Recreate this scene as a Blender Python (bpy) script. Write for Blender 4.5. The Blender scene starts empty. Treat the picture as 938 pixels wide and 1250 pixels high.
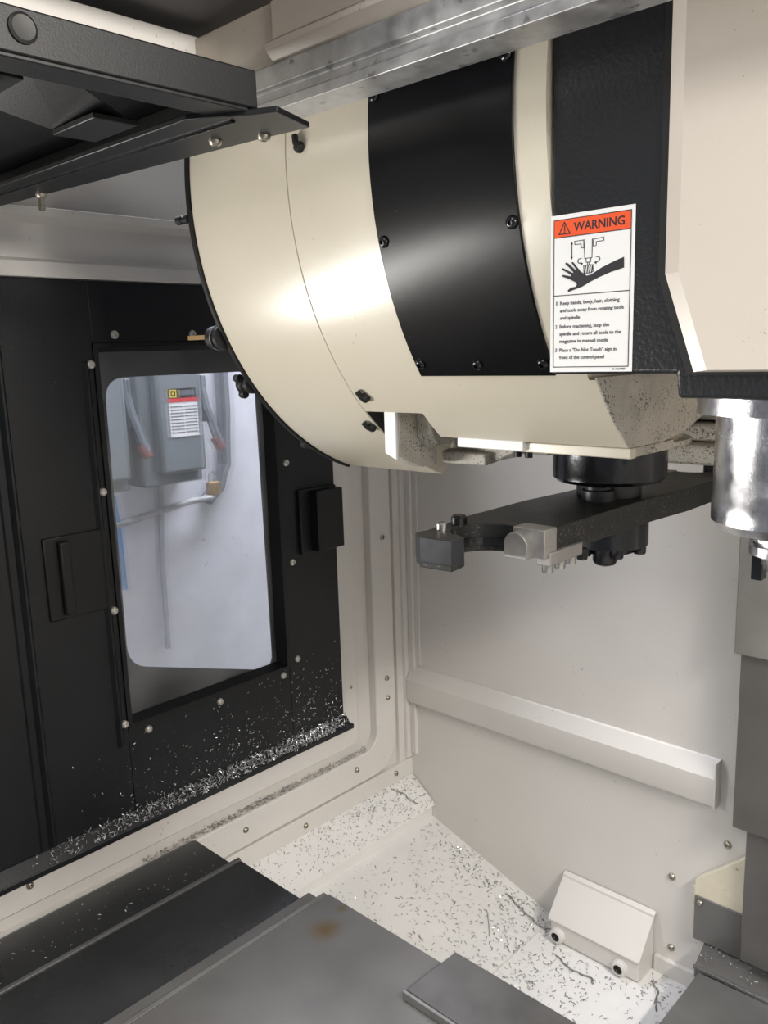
import bpy, bmesh, math, random
from mathutils import Vector, Matrix
random.seed(7)
R = math.radians
scene = bpy.context.scene
COL = scene.collection

# ------------------------------------------------------------------ camera
YAW, PITCH, ROLL, FPX = 0.762892, 0.188770, -0.031279, 1024.4
fw = Vector((-math.sin(YAW)*math.cos(PITCH), math.cos(YAW)*math.cos(PITCH), -math.sin(PITCH)))
rt = fw.cross(Vector((0, 0, 1))).normalized(); up = rt.cross(fw)
r2 = rt*math.cos(ROLL) + up*math.sin(ROLL); u2 = -rt*math.sin(ROLL) + up*math.cos(ROLL)
cd = bpy.data.cameras.new('camera'); cam = bpy.data.objects.new('camera', cd); COL.objects.link(cam)
M = Matrix(((r2.x, u2.x, -fw.x), (r2.y, u2.y, -fw.y), (r2.z, u2.z, -fw.z))).to_4x4()
M.translation = (0, 0, 1.5); cam.matrix_world = M
cd.sensor_fit = 'VERTICAL'; cd.sensor_height = 24; cd.lens = 24*FPX/1250; cd.clip_start = .02
scene.camera = cam
# ------------------------------------------------------------------ world, lights, exposure
w = bpy.data.worlds.new('shop'); scene.world = w; w.use_nodes = True
w.node_tree.nodes['Background'].inputs[0].default_value = (.93, .95, 1.0, 1)
w.node_tree.nodes['Background'].inputs[1].default_value = .20
def area(name, loc, rot, sx, sy, power, col=(1, 1, 1)):
    l = bpy.data.lights.new(name, 'AREA'); l.shape = 'RECTANGLE'; l.size = sx; l.size_y = sy
    l.energy = power; l.color = col
    o = bpy.data.objects.new(name, l); COL.objects.link(o); o.location = loc; o.rotation_euler = rot
    return o
area('work_lamp_light', (-1.540, .0, 1.20), (0, R(-90), 0), .12, .80, 14, (1, .97, .92))     # bar lamp on the side wall
area('right_lamp_light', (.77, .80, 2.02), (0, R(52), 0), .10, .9, 44, (1, .95, .88))          # bar lamp on the opposite wall
area('front_fill_light', (.3, -1.6, 3.3), (R(28), 0, 0), 1.6, 1.2, 34, (.97, .98, 1))           # added fill standing in for light through the open front
area('outside_fill_light', (-2.05, 1.9, 3.2), (0, R(-8), 0), .5, 2.4, 135, (.84, .87, 1))       # added light to brighten the shop wall behind the door window
scene.view_settings.view_transform = 'Standard'; scene.view_settings.look = 'None'
scene.view_settings.gamma = 1; scene.view_settings.use_curve_mapping = False
scene.view_settings.exposure = 0.25

# ------------------------------------------------------------------ materials
def mat(name, col, rough=.45, metal=0, spec=.5, var=.06, vscale=6, bump=0, bscale=200, specks=0, spcol=(.08, .07, .06),
        spscale=120, coat=0, emit=None, est=0, stain=None, rvar=0):
    m = bpy.data.materials.new(name); m.use_nodes = True; nt = m.node_tree; n = nt.nodes; L = nt.links
    b = n['Principled BSDF']; b.inputs['Roughness'].default_value = rough; b.inputs['Metallic'].default_value = metal
    b.inputs['Specular IOR Level'].default_value = spec
    if coat: b.inputs['Coat Weight'].default_value = coat; b.inputs['Coat Roughness'].default_value = .24
    tc = n.new('ShaderNodeTexCoord')
    nz = n.new('ShaderNodeTexNoise'); nz.inputs['Scale'].default_value = vscale; nz.inputs['Detail'].default_value = 5
    L.new(tc.outputs['Object'], nz.inputs['Vector'])
    cr = n.new('ShaderNodeValToRGB'); e = cr.color_ramp.elements
    e[0].position = .3; e[1].position = .7
    e[0].color = tuple(max(0, c*(1-var)) for c in col)+(1,); e[1].color = tuple(min(1, c*(1+var)) for c in col)+(1,)
    L.new(nz.outputs['Fac'], cr.inputs['Fac']); out = cr.outputs['Color']
    def over(fac, c):
        nonlocal out
        mx = n.new('ShaderNodeMixRGB'); L.new(fac, mx.inputs['Fac']); L.new(out, mx.inputs['Color1'])
        mx.inputs['Color2'].default_value = tuple(c)+(1,); out = mx.outputs['Color']
    if specks:
        s = n.new('ShaderNodeTexNoise'); s.inputs['Scale'].default_value = spscale; s.inputs['Detail'].default_value = 3
        L.new(tc.outputs['Object'], s.inputs['Vector'])
        p = n.new('ShaderNodeTexNoise'); p.inputs['Scale'].default_value = spscale/14
        L.new(tc.outputs['Object'], p.inputs['Vector'])
        a = n.new('ShaderNodeMath'); a.operation = 'MULTIPLY_ADD'; L.new(p.outputs['Fac'], a.inputs[0]); a.inputs[1].default_value = .35; L.new(s.outputs['Fac'], a.inputs[2])
        q = n.new('ShaderNodeValToRGB'); q.color_ramp.elements[0].position = .98-specks; q.color_ramp.elements[1].position = 1.02-specks
        L.new(a.outputs[0], q.inputs['Fac']); over(q.outputs['Color'], spcol)
    if stain:
        for (pt, rad, c) in stain:
            d = n.new('ShaderNodeVectorMath'); d.operation = 'DISTANCE'; L.new(tc.outputs['Object'], d.inputs[0]); d.inputs[1].default_value = pt
            k = n.new('ShaderNodeMath'); k.operation = 'MULTIPLY_ADD'; L.new(nz.outputs['Fac'], k.inputs[0]); k.inputs[1].default_value = rad*1.2; L.new(d.outputs['Value'], k.inputs[2])
            q = n.new('ShaderNodeMapRange'); q.inputs['From Min'].default_value = rad*1.4; q.inputs['From Max'].default_value = rad*.6
            q.inputs['To Max'].default_value = .85
            L.new(k.outputs[0], q.inputs['Value']); over(q.outputs['Result'], c)
    L.new(out, b.inputs['Base Color'])
    if rvar:
        rr = n.new('ShaderNodeMapRange'); L.new(nz.outputs['Fac'], rr.inputs['Value'])
        rr.inputs['From Min'].default_value = .3; rr.inputs['From Max'].default_value = .7
        rr.inputs['To Min'].default_value = rough-rvar; rr.inputs['To Max'].default_value = rough+rvar
        L.new(rr.outputs['Result'], b.inputs['Roughness'])
    if bump:
        bz = n.new('ShaderNodeTexNoise'); bz.inputs['Scale'].default_value = bscale; bz.inputs['Detail'].default_value = 3
        L.new(tc.outputs['Object'], bz.inputs['Vector'])
        bp = n.new('ShaderNodeBump'); bp.inputs['Strength'].default_value = bump; bp.inputs['Distance'].default_value = .002
        L.new(bz.outputs['Fac'], bp.inputs['Height']); L.new(bp.outputs['Normal'], b.inputs['Normal'])
    if emit: b.inputs['Emission Color'].default_value = tuple(emit)+(1,); b.inputs['Emission Strength'].default_value = est
    return m
WHITE = mat('white_enamel', (.70, .675, .64), .42, var=.04, vscale=3, bump=.05, bscale=300, specks=.07, spcol=(.42, .40, .37), spscale=160)
FLOORW = mat('floor_enamel', (.78, .77, .755), .4, var=.05, vscale=5, bump=.05, specks=.08, spcol=(.45, .44, .43), spscale=150)
BEIGE = mat('cream_enamel', (.73, .672, .545), .3, var=.03, vscale=4, bump=.10, bscale=90, coat=.7, specks=.04, spcol=(.50, .46, .38), spscale=160)
BEIGEH = mat('head_cream_enamel', (.70, .63, .545), .34, coat=.3, var=.03, vscale=4, bump=.05, bscale=200, specks=.05, spcol=(.42, .36, .31), spscale=260)
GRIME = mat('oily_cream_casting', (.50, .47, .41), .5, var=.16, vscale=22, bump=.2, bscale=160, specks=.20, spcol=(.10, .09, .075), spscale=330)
BLACKP = mat('black_powder_coat', (.008, .0085, .0095), .45, var=.2, bump=.10, bscale=520, spec=.4)
BLACKG = mat('black_glossy_sheet', (.006, .006, .007), .27, spec=.22, var=.2, bump=.05, bscale=40, specks=.06, spcol=(.10, .10, .11), spscale=200)
BLACKD = mat('black_door_paint', (.010, .011, .013), .42, var=.2, bump=.12, bscale=220, spec=.4, specks=.05, spcol=(.12, .12, .12), spscale=260)
BLACKR = mat('black_orange_peel', (.016, .017, .019), .32, var=.15, bump=.3, bscale=200)
RUBBER = mat('black_rubber', (.01, .01, .01), .5)
COVER = mat('way_cover_steel', (.155, .150, .142), .36, metal=.4, var=.16, vscale=5, rvar=.05, bump=.04, bscale=30,
            stain=[((-1.08, .93, .425), .045, (.13, .085, .03)), ((-1.10, .995, .425), .02, (.12, .08, .03))])
COVERD = mat('dark_way_cover_steel', (.045, .046, .048), .28, metal=.4, var=.2, vscale=5, rvar=.05, bump=.03)
COLTOP = mat('light_worn_steel', (.30, .295, .28), .45, metal=.5, var=.12, vscale=9, rvar=.06)
BARST = mat('dark_bar_steel', (.085, .081, .075), .38, metal=.4, var=.2, vscale=14, rvar=.06)
COVERG = mat('worn_way_cover_steel', (.17, .168, .163), .42, metal=.55, var=.14, vscale=9, rvar=.06)
GALV = mat('galvanised_steel', (.46, .46, .46), .48, metal=.7, var=.25, vscale=40, rvar=.1, bump=.1, bscale=60, specks=.16, spcol=(.25, .25, .25), spscale=50)
CHROME = mat('polished_spindle_steel', (.62, .62, .65), .22, metal=1, var=.12, vscale=60, rvar=.08, bump=.14, bscale=750)
STEEL = mat('bright_steel', (.55, .54, .52), .3, metal=1, var=.1, vscale=30)
ALU = mat('milled_aluminium', (.40, .385, .37), .45, metal=.7, var=.08, vscale=60)
PHOS = mat('black_oxide_steel', (.022, .022, .021), .42, metal=.3, var=.25, vscale=50, bump=.1, bscale=250, specks=.2, spcol=(.09, .085, .075), spscale=220)
OXIDE = mat('oiled_black_steel', (.05, .051, .055), .22, metal=.9, var=.2, vscale=40, bump=.15, bscale=120)
JAW = mat('grey_hardened_steel', (.035, .037, .042), .38, metal=.5, var=.15, vscale=60)
ZINC = mat('bright_zinc_screw', (.74, .71, .64), .3, metal=.6, var=.25, vscale=300)
SCREW = mat('zinc_screw', (.42, .39, .33), .32, metal=.9, var=.25, vscale=300)
CHIPL = mat('bright_metal_chip', (.62, .63, .64), .3, metal=.8, var=.3, vscale=300)
CHIPD = mat('dull_metal_chip', (.30, .30, .29), .45, metal=.6, var=.5, vscale=100)
PAPER = mat('label_white', (.86, .855, .84), .4, var=.02)
INK = mat('label_ink', (.02, .018, .022), .5)
TEXT = mat('label_text_ink', (.05, .047, .05), .5)
ORANGE = mat('label_orange', (.84, .10, .025), .45, var=.03)
RED = mat('label_red', (.62, .05, .06), .5)
LEVRED = mat('dull_red_lever', (.22, .10, .095), .5)
YELLOW = mat('label_yellow', (.75, .6, .08), .5)
GREYBOX = mat('grey_switch_enamel', (.20, .225, .235), .45, var=.06)
GREYDK = mat('dark_grey_conduit', (.14, .155, .17), .5, var=.1)
SHOPW = mat('shop_wall_paint', (.80, .81, .85), .6, var=.04, vscale=4, specks=.06, spcol=(.45, .45, .48), spscale=30)
CONDL = mat('light_grey_conduit', (.42, .44, .47), .5)
BLUE = mat('blue_hose', (.10, .30, .62), .4)
BRASS = mat('brass_padlock', (.50, .33, .16), .4, metal=.5)
LENS = mat('lamp_lens', (.9, .9, .9), .4, emit=(1, .98, .95), est=6)
STAINED = mat('stained_cream', (.72, .66, .52), .45, var=.08, vscale=20, specks=.08, spcol=(.45, .33, .16), spscale=60)
DARKSHOP = mat('dark_shop_tone', (.16, .155, .16), .8)  # dark tone standing in for the dim shop above the header
def glass_mat():
    m = bpy.data.materials.new('hazy_window_plastic'); m.use_nodes = True; nt = m.node_tree; n = nt.nodes; L = nt.links
    for x in list(n): n.remove(x)
    o = n.new('ShaderNodeOutputMaterial'); tr = n.new('ShaderNodeBsdfTransparent'); rf = n.new('ShaderNodeBsdfRefraction')
    rf.inputs['IOR'].default_value = 1.02; rf.inputs['Roughness'].default_value = .06
    df = n.new('ShaderNodeBsdfDiffuse'); df.inputs['Color'].default_value = (.75, .78, .82, 1)
    gl = n.new('ShaderNodeBsdfGlossy'); gl.inputs['Roughness'].default_value = .06
    tc = n.new('ShaderNodeTexCoord'); nz = n.new('ShaderNodeTexNoise'); nz.inputs['Scale'].default_value = 5; nz.inputs['Detail'].default_value = 4
    L.new(tc.outputs['Object'], nz.inputs['Vector'])
    mr = n.new('ShaderNodeMapRange'); mr.inputs['From Min'].default_value = .35; mr.inputs['From Max'].default_value = .7
    mr.inputs['To Min'].default_value = .04; mr.inputs['To Max'].default_value = .16; L.new(nz.outputs['Fac'], mr.inputs['Value'])
    m1 = n.new('ShaderNodeMixShader'); m1.inputs['Fac'].default_value = .2; L.new(tr.outputs[0], m1.inputs[1]); L.new(rf.outputs[0], m1.inputs[2])
    m2 = n.new('ShaderNodeMixShader'); L.new(mr.outputs['Result'], m2.inputs['Fac']); L.new(m1.outputs[0], m2.inputs[1]); L.new(df.outputs[0], m2.inputs[2])
    fr = n.new('ShaderNodeFresnel'); fr.inputs['IOR'].default_value = 1.3
    m3 = n.new('ShaderNodeMixShader'); L.new(fr.outputs[0], m3.inputs['Fac']); L.new(m2.outputs[0], m3.inputs[1]); L.new(gl.outputs[0], m3.inputs[2])
    L.new(m3.outputs[0], o.inputs['Surface'])
    return m
GLASS = glass_mat()

# ------------------------------------------------------------------ mesh helpers (world coordinates)
class MB:
    def __init__(s): s.v = []; s.f = []
    def add(s, vs, fs):
        k = len(s.v); s.v += [tuple(p) for p in vs]; s.f += [tuple(i+k for i in f) for f in fs]; return s
    def box(s, a, b):
        x0, y0, z0 = a; x1, y1, z1 = b
        return s.add([(x0,y0,z0),(x1,y0,z0),(x1,y1,z0),(x0,y1,z0),(x0,y0,z1),(x1,y0,z1),(x1,y1,z1),(x0,y1,z1)],
                     [(0,3,2,1),(4,5,6,7),(0,1,5,4),(1,2,6,5),(2,3,7,6),(3,0,4,7)])
    def prism(s, poly, ax, lo, hi):
        # poly: 2-D points in the two other axes (ax 0: y,z  1: x,z  2: x,y)
        def p(q, t): return {0: (t, q[0], q[1]), 1: (q[0], t, q[1]), 2: (q[0], q[1], t)}[ax]
        n = len(poly)
        return s.add([p(q, lo) for q in poly]+[p(q, hi) for q in poly],
                     [tuple(range(n-1, -1, -1)), tuple(range(n, 2*n))]+[(i, (i+1) % n, n+(i+1) % n, n+i) for i in range(n)])
    def loft(s, A, B, caps=True):
        n = len(A); f = [(i, (i+1) % n, n+(i+1) % n, n+i) for i in range(n)]
        if caps: f += [tuple(range(n-1, -1, -1)), tuple(range(n, 2*n))]
        return s.add(list(A)+list(B), f)
    def lathe(s, c, prof, d=(0, 0, 1), n=32):
        # prof: (radius, offset along d) list
        q = Vector((0, 0, 1)).rotation_difference(Vector(d).normalized()).to_matrix(); c = Vector(c); vs = []; fs = []
        m = len(prof)
        for i in range(n):
            a = 2*math.pi*i/n
            for r, h in prof: vs.append(c+q@Vector((r*math.cos(a), r*math.sin(a), h)))
        for i in range(n):
            j = (i+1) % n
            for k in range(m-1): fs.append((i*m+k, j*m+k, j*m+k+1, i*m+k+1))
        fs.append(tuple(i*m for i in range(n-1, -1, -1))); fs.append(tuple(i*m+m-1 for i in range(n)))
        return s.add(vs, fs)
    def tube(s, pts, r, n=8):
        pts = [Vector(p) for p in pts]; rings = []
        ref = Vector((.31, .17, .93))
        for i, p in enumerate(pts):
            t = (pts[min(i+1, len(pts)-1)]-pts[max(i-1, 0)]).normalized()
            a = t.cross(ref).normalized(); b = t.cross(a)
            rings.append([p+(a*math.cos(2*math.pi*k/n)+b*math.sin(2*math.pi*k/n))*r for k in range(n)])
        fs = []
        for i in range(len(pts)-1):
            for k in range(n): fs.append((i*n+k, i*n+(k+1) % n, (i+1)*n+(k+1) % n, (i+1)*n+k))
        fs.append(tuple(range(n-1, -1, -1))); fs.append(tuple(range((len(pts)-1)*n, len(pts)*n)))
        return s.add([v for g in rings for v in g], fs)
    def build(s, name, m, parent=None, bevel=0, smooth=False, seg=2, loc=None):
        me = bpy.data.meshes.new(name)
        o0 = Vector(loc) if loc is not None else Vector((0, 0, 0))
        me.from_pydata([Vector(p)-o0 for p in s.v], [], s.f)
        bm = bmesh.new(); bm.from_mesh(me); bmesh.ops.recalc_face_normals(bm, faces=bm.faces); bm.to_mesh(me); bm.free()
        me.materials.append(m)
        if smooth: me.polygons.foreach_set('use_smooth', [True]*len(me.polygons)); me.set_sharp_from_angle(angle=R(35))
        o = bpy.data.objects.new(name, me); COL.objects.link(o)
        pw = Vector((0, 0, 0)); q = parent
        while q is not None: pw += q.location; q = q.parent
        o.parent = parent; o.location = o0-pw
        if bevel:
            b = o.modifiers.new('bevel', 'BEVEL'); b.width = bevel; b.segments = seg; b.limit_method = 'ANGLE'; b.angle_limit = R(40)
            if not smooth: me.polygons.foreach_set('use_smooth', [True]*len(me.polygons)); me.set_sharp_from_angle(angle=R(30))
        return o
def tag(o, label, cat, group=None, kind=None):
    o['label'] = label; o['category'] = cat
    if group: o['group'] = group
    if kind: o['kind'] = kind
    return o
def struct(o, label, cat):
    o['kind'] = 'structure'; o['label'] = label; o['category'] = cat; return o
def thing(name, loc, label, cat, group=None):
    o = bpy.data.objects.new(name, None); COL.objects.link(o); o.location = loc; o.empty_display_size = .05
    return tag(o, label, cat, group)
def box(name, a, b, m, parent=None, bevel=.002): return MB().box(a, b).build(name, m, parent, bevel)
def prism(name, poly, ax, lo, hi, m, parent=None, bevel=0, smooth=False): return MB().prism(poly, ax, lo, hi).build(name, m, parent, bevel, smooth)
def arc(cx, cy, r, a0, a1, n): return [(cx+r*math.cos(R(a0+(a1-a0)*i/n)), cy+r*math.sin(R(a0+(a1-a0)*i/n))) for i in range(n+1)]
# one shared screw: button head with a socket, axis +z
def screw_mesh(name, r, h, m):
    b = MB().lathe((0, 0, 0), [(r*.98, -.004), (r, h*.25), (r*.86, h*.7), (r*.55, h), (r*.40, h), (r*.36, h*.45), (.0001, h*.45)], n=14)
    o = b.build(name, m, None, 0, True); me = o.data; bpy.data.objects.remove(o); return me
SCR = screw_mesh('screw', .0085, .006, SCREW); SCRB = screw_mesh('screw', .0075, .005, OXIDE); SCRS = screw_mesh('screw', .0095, .007, ZINC)
def screw(p, n, parent, me=SCR, name='screw', s=1):
    o = bpy.data.objects.new(name, me); COL.objects.link(o); pw = Vector((0, 0, 0)); q = parent
    while q is not None: pw += q.location; q = q.parent
    o.parent = parent; o.location = Vector(p)-pw; o.scale = (s, s, s)
    o.rotation_mode = 'QUATERNION'; o.rotation_quaternion = Vector((0, 0, 1)).rotation_difference(Vector(n).normalized())
    return o

# ================================================================== the setting
XD = -1.643            # inner face of the black side door
XW = -1.70             # main skin of the white side wall
YB = 1.855             # back wall
# ---- wall_left: skin pieces round the door opening, plus stepped frames
wl = MB()
wl.box((XW-.06, -1.0, -.16), (XW, .42, 2.3)); wl.box((XW-.06, 1.50, -.16), (XW, YB+.05, 2.3))
wl.box((XW-.06, .42, -.16), (XW, 1.50, .47)); wl.box((XW-.06, .42, 1.65), (XW, 1.50, 2.3))
wall_left = struct(wl.build('wall_left', WHITE), 'white painted side wall of the machine enclosure around the black door', 'wall')
# inner frame (next to the door)
prism('door_surround', [(1.60, 1.95), (1.60, .40)] + arc(1.575, .395, .025, 0, -90, 4)[1:] + [(.30, .37), (.30, .452), (1.522, .452), (1.522, 1.95)], 0, XW-.002, -1.660, WHITE, wall_left, .003)
prism('door_surround_lip', [(1.540, 1.95), (1.540, .452), (1.522, .452), (1.522, 1.95)], 0, -1.662, -1.645, WHITE, wall_left, .002)
# outer raised ring with rounded corner
ring = [(1.775, 1.95), (1.775, .33)] + arc(1.675, .33, .10, 0, -90, 8)[1:] + [(.30, .23), (.30, .318)] + [(1.64, .318)] + arc(1.64, .368, .05, -90, 0, 6)[1:] + [(1.69, 1.95)]
prism('raised_frame', ring, 0, XW-.002, -1.672, WHITE, wall_left, .004)
box('corner_flange', (XW-.002, 1.800, .20), (-1.686, YB, 1.95), WHITE, wall_left, .002)
box('bottom_flange', (XW-.002, -.2, .16), (-1.680, YB, .218), WHITE, wall_left, .002)
# lintel strips over the door
box('lintel_strip', (XW-.002, -.2, 1.662), (-1.632, YB, 1.692), WHITE, wall_left, .002)
prism('lintel_cove', [(-1.632, 1.692), (-1.66, 1.70), (-1.66, 1.765), (-1.625, 1.775), (-1.62, 1.79), (-1.70, 1.79), (-1.70, 1.692)], 1, -.2, YB, WHITE, wall_left, .001)
prism('upper_panel', [(-1.66, 1.79), (-1.60, 1.99), (-1.70, 1.99), (-1.70, 1.79)], 1, -.2, YB, WHITE, wall_left)
for (y, z, x) in [(1.737, .964, -1.672), (1.738, .525, -1.672), (1.739, .461, -1.672), (1.595, .282, -1.669), (1.185, .277, -1.672), (1.396, .188, -1.68), (1.775, .194, -1.68), (.62, .418, -1.66), (1.575, .552, -1.66)]:
    screw((x, y, z), (1, 0, 0), wall_left, s=.62 if y == 1.575 else 1)
# ---- wall_back
wb = MB().box((-1.80, YB, -.16), (.95, YB+.05, 2.0))
wall_back = struct(wb.build('wall_back', WHITE), 'white painted back wall of the machine enclosure with a long ledge', 'wall')
prism('ledge_rail', [(YB+.001, .534), (YB-.006, .532), (YB-.030, .493), (YB-.030, .428), (YB-.026, .420), (YB+.001, .420)], 0, -1.672, -.702, WHITE, wall_back, .0015)
box('ledge_end_tab', (-.703, YB-.033, .418), (-.699, YB+.001, .535), WHITE, wall_back, .0005)
box('corner_post', (-1.690, YB-.030, .225), (-1.674, YB+.001, 1.95), WHITE, wall_back, .003)
box('corner_strip', (-1.674, YB-.014, .24), (-1.652, YB+.001, 1.95), WHITE, wall_back, .003)
box('panel_edge', (-1.652, YB-.005, .54), (-1.634, YB+.001, 1.95), WHITE, wall_back, .0015)
box('skirting', (-.845, YB-.012, -.16), (-.735, YB+.001, -.055), WHITE, wall_back, .002)
for (x, z) in [(-.676, .323), (-.809, .180), (-.804, -.019)]: screw((x, YB, z), (0, -1, 0), wall_back, s=1.15)
# ---- wall_right (only lights and reflections see it) and its lamp
wall_right = struct(MB().box((.86, -.6, -.16), (.92, YB, 2.2)).build('wall_right', WHITE), 'white painted side wall opposite the black door', 'wall')
backdrop = struct(MB().box((-1.69, .28, 1.930), (-.62, .785, 1.945)).build('backdrop', DARKSHOP), 'added dark grey panel above the cream header beam, in place of the dark shop', 'backdrop')  # added panel, hides the drum top and stands in for the dark shop
# ---- floor: sloped chute and flat trough
fl = MB().prism([(-1.70, .165), (-1.69, .165), (-1.600, .094), (-1.600, .044), (-1.15, -.10), (.86, -.10), (.86, -.16), (-1.70, -.16)], 1, -.6, YB)
floor = struct(fl.build('floor', FLOORW, None, .002), 'white painted chip trough floor sloping away from the side wall', 'floor')
prism('sill_plate', [(-1.69, .170), (-1.586, .092), (-1.584, .088), (-1.588, .086), (-1.692, .163)], 1, -.6, YB-.004, FLOORW, floor, .001)
box('trough_seam', (-1.151, -.6, -.101), (-1.146, YB, -.0985), WHITE, floor, 0)

# ---- door_1 : black sliding side door with window
D = MB()
# outer skin (behind), with slanted rounded viewing opening, made as a ring of quads
def ring_prism(mb, inner, outer, x0, x1):
    n = len(inner); vs = []
    for x in (x0, x1): vs += [(x, p[0], p[1]) for p in inner]+[(x, p[0], p[1]) for p in outer]
    fs = []
    for i in range(n):
        j = (i+1) % n
        fs += [(i, j, n+j, n+i), (2*n+i, 3*n+i, 3*n+j, 2*n+j), (i, 2*n+i, 2*n+j, j), (n+i, n+j, 3*n+j, 3*n+i)]
    return mb.add(vs, fs)
def rounded(poly, r, n=6):
    out = []
    for i, p in enumerate(poly):
        p = Vector(p); a = (Vector(poly[i-1])-p).normalized(); b = (Vector(poly[(i+1) % len(poly)])-p).normalized()
        for k in range(n+1):
            t = k/n; q0 = p+a*r; q1 = p+b*r
            out.append(tuple(q0*(1-t)**2+p*2*t*(1-t)+q1*t*t))
    return out
def rect_match(inner, rc):
    # project each inner point outwards on to a rectangle (corner arcs go to the corners)
    y0, z0, y1, z1 = rc; cy = (y0+y1)/2; cz = (z0+z1)/2; n = len(inner)//4; out = []
    corners = [(y0, z1), (y1, z1), (y1, z0), (y0, z0)]
    for c in range(4):
        for k in range(n): out.append(corners[c])
    return out
op = rounded([(.902, 1.463), (1.303, 1.463), (1.309, .682), (.897, .818)], .05)
def ring_to_rect(mb, inner, rc, x0, x1):
    n = len(inner)//4; y0, z0, y1, z1 = rc; cor = [(y0, z1), (y1, z1), (y1, z0), (y0, z0)]; N = len(inner)
    vs = []
    for x in (x0, x1): vs += [(x,)+tuple(p) for p in inner]+[(x,)+c for c in cor]
    fs = []; S = N+4
    for c in range(4):
        ids = list(range(c*n, c*n+n)); nx = ((c+1) % 4)*n
        for b, fl_ in ((0, False), (S, True)):
            for k in range(n-1):
                f = [b+ids[k], b+ids[k+1], b+N+c]; fs.append(tuple(f[::-1] if fl_ else f))
            f = [b+ids[-1], b+nx, b+N+(c+1) % 4, b+N+c]; fs.append(tuple(f[::-1] if fl_ else f))
    for i in range(N): j = (i+1) % N; fs.append((i, S+i, S+j, j))
    for c in range(4): d = (c+1) % 4; fs.append((N+c, N+d, S+N+d, S+N+c))
    return mb.add(vs, fs)
ring_to_rect(D, op, (.46, .47, 1.52, 1.655), XD-.034, XD-.030)
door = struct(D.build('door_1', BLACKD), 'black painted metal side door with a tall rounded window', 'door')
# inner panel = four plates round the rectangular bezel opening
PO = (.889, .705, 1.318, 1.517)
ip = MB(); y0, z0, y1, z1 = PO
ip.box((XD-.010, .44, .475), (XD, .866, 1.660)); 
ip.box((XD-.010, 1.340, .475), (XD, 1.527, 1.660)); ip.box((XD-.010, .866, 1.535), (XD, 1.340, 1.660)); ip.box((XD-.010, .866, .475), (XD, 1.340, .688))
ip.build('door_panel', BLACKD, door, .002)
bz = MB(); ins = [(y0, z1), (y1, z1), (y1, z0), (y0, z0)]; outs = [(.866, 1.535), (1.340, 1.535), (1.340, .688), (.866, .688)]
A = [(XD-.026, p[0], p[1]) for p in ins]; B = [(XD+.004, p[0], p[1]) for p in outs]; C = [(XD+.004, (p[0]*.45+q[0]*.55), (p[1]*.45+q[1]*.55)) for p, q in zip(ins, outs)]
E0 = [(XD-.010, p[0], p[1]) for p in outs]
bz.loft(A, C, False).loft(C, B, False).loft(B, E0, False)
wf = bz.build('window_frame', BLACKP, door)
pane = box('window_pane', (XD-.0295, .84, .66), (XD-.0265, 1.36, 1.56), GLASS, wf, 0)
box('bottom_ledge', (XD-.005, .40, .448), (XD+.022, 1.545, .462), BLACKD, door, .002)
prism('ledge_slope', [(XD, .462), (XD+.020, .462), (XD, .487)], 1, .42, 1.535, BLACKD, door)
def rib(y, z0, z1, d, w=.010, nm='stiffening_rib'): return MB().loft([(XD-.001, y-w, z0), (XD-.001, y+w, z0), (XD-.001, y+w, z1), (XD-.001, y-w, z1)], [(XD+d, y-.002, z0+.004), (XD+d, y+.002, z0+.004), (XD+d, y+.002, z1-.004), (XD+d, y-.002, z1-.004)]).build(nm, BLACKD, door)
rib(.671, .49, 1.55, .010); rib(.846, .65, 1.50, .008)
MB().loft([(XD-.001, .44, .488), (XD-.001, .650, .488), (XD-.001, .650, 1.56), (XD-.001, .44, 1.56)], [(XD+.006, .44, .494), (XD+.006, .641, .494), (XD+.006, .641, 1.555), (XD+.006, .44, 1.555)]).build('raised_panel', BLACKD, door)
hp = MB().box((XD-.001, .716, .975), (XD+.006, .856, 1.150)).build('pull_handle', BLACKP, door, .003)
box('grip', (XD+.006, .744, .985), (XD+.020, .768, 1.140), BLACKP, hp, .004)
h2 = box('latch_block', (XD-.001, 1.392, .985), (XD+.012, 1.522, 1.155), BLACKP, door, .003)
box('latch_cover', (XD+.012, 1.428, .990), (XD+.040, 1.520, 1.150), BLACKP, h2, .003)
for (y, z) in [(.918, 1.552), (.857, 1.492), (.857, 1.227), (.857, .966), (.857, .702), (.916, .668), (1.114, .668), (1.316, .673), (1.367, .704), (1.367, .969), (1.363, 1.230), (1.11, 1.552)]:
    screw((XD+(.004 if y == .857 else 0), y, z), (1, 0, 0), door, SCRS, s=.95)

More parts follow.
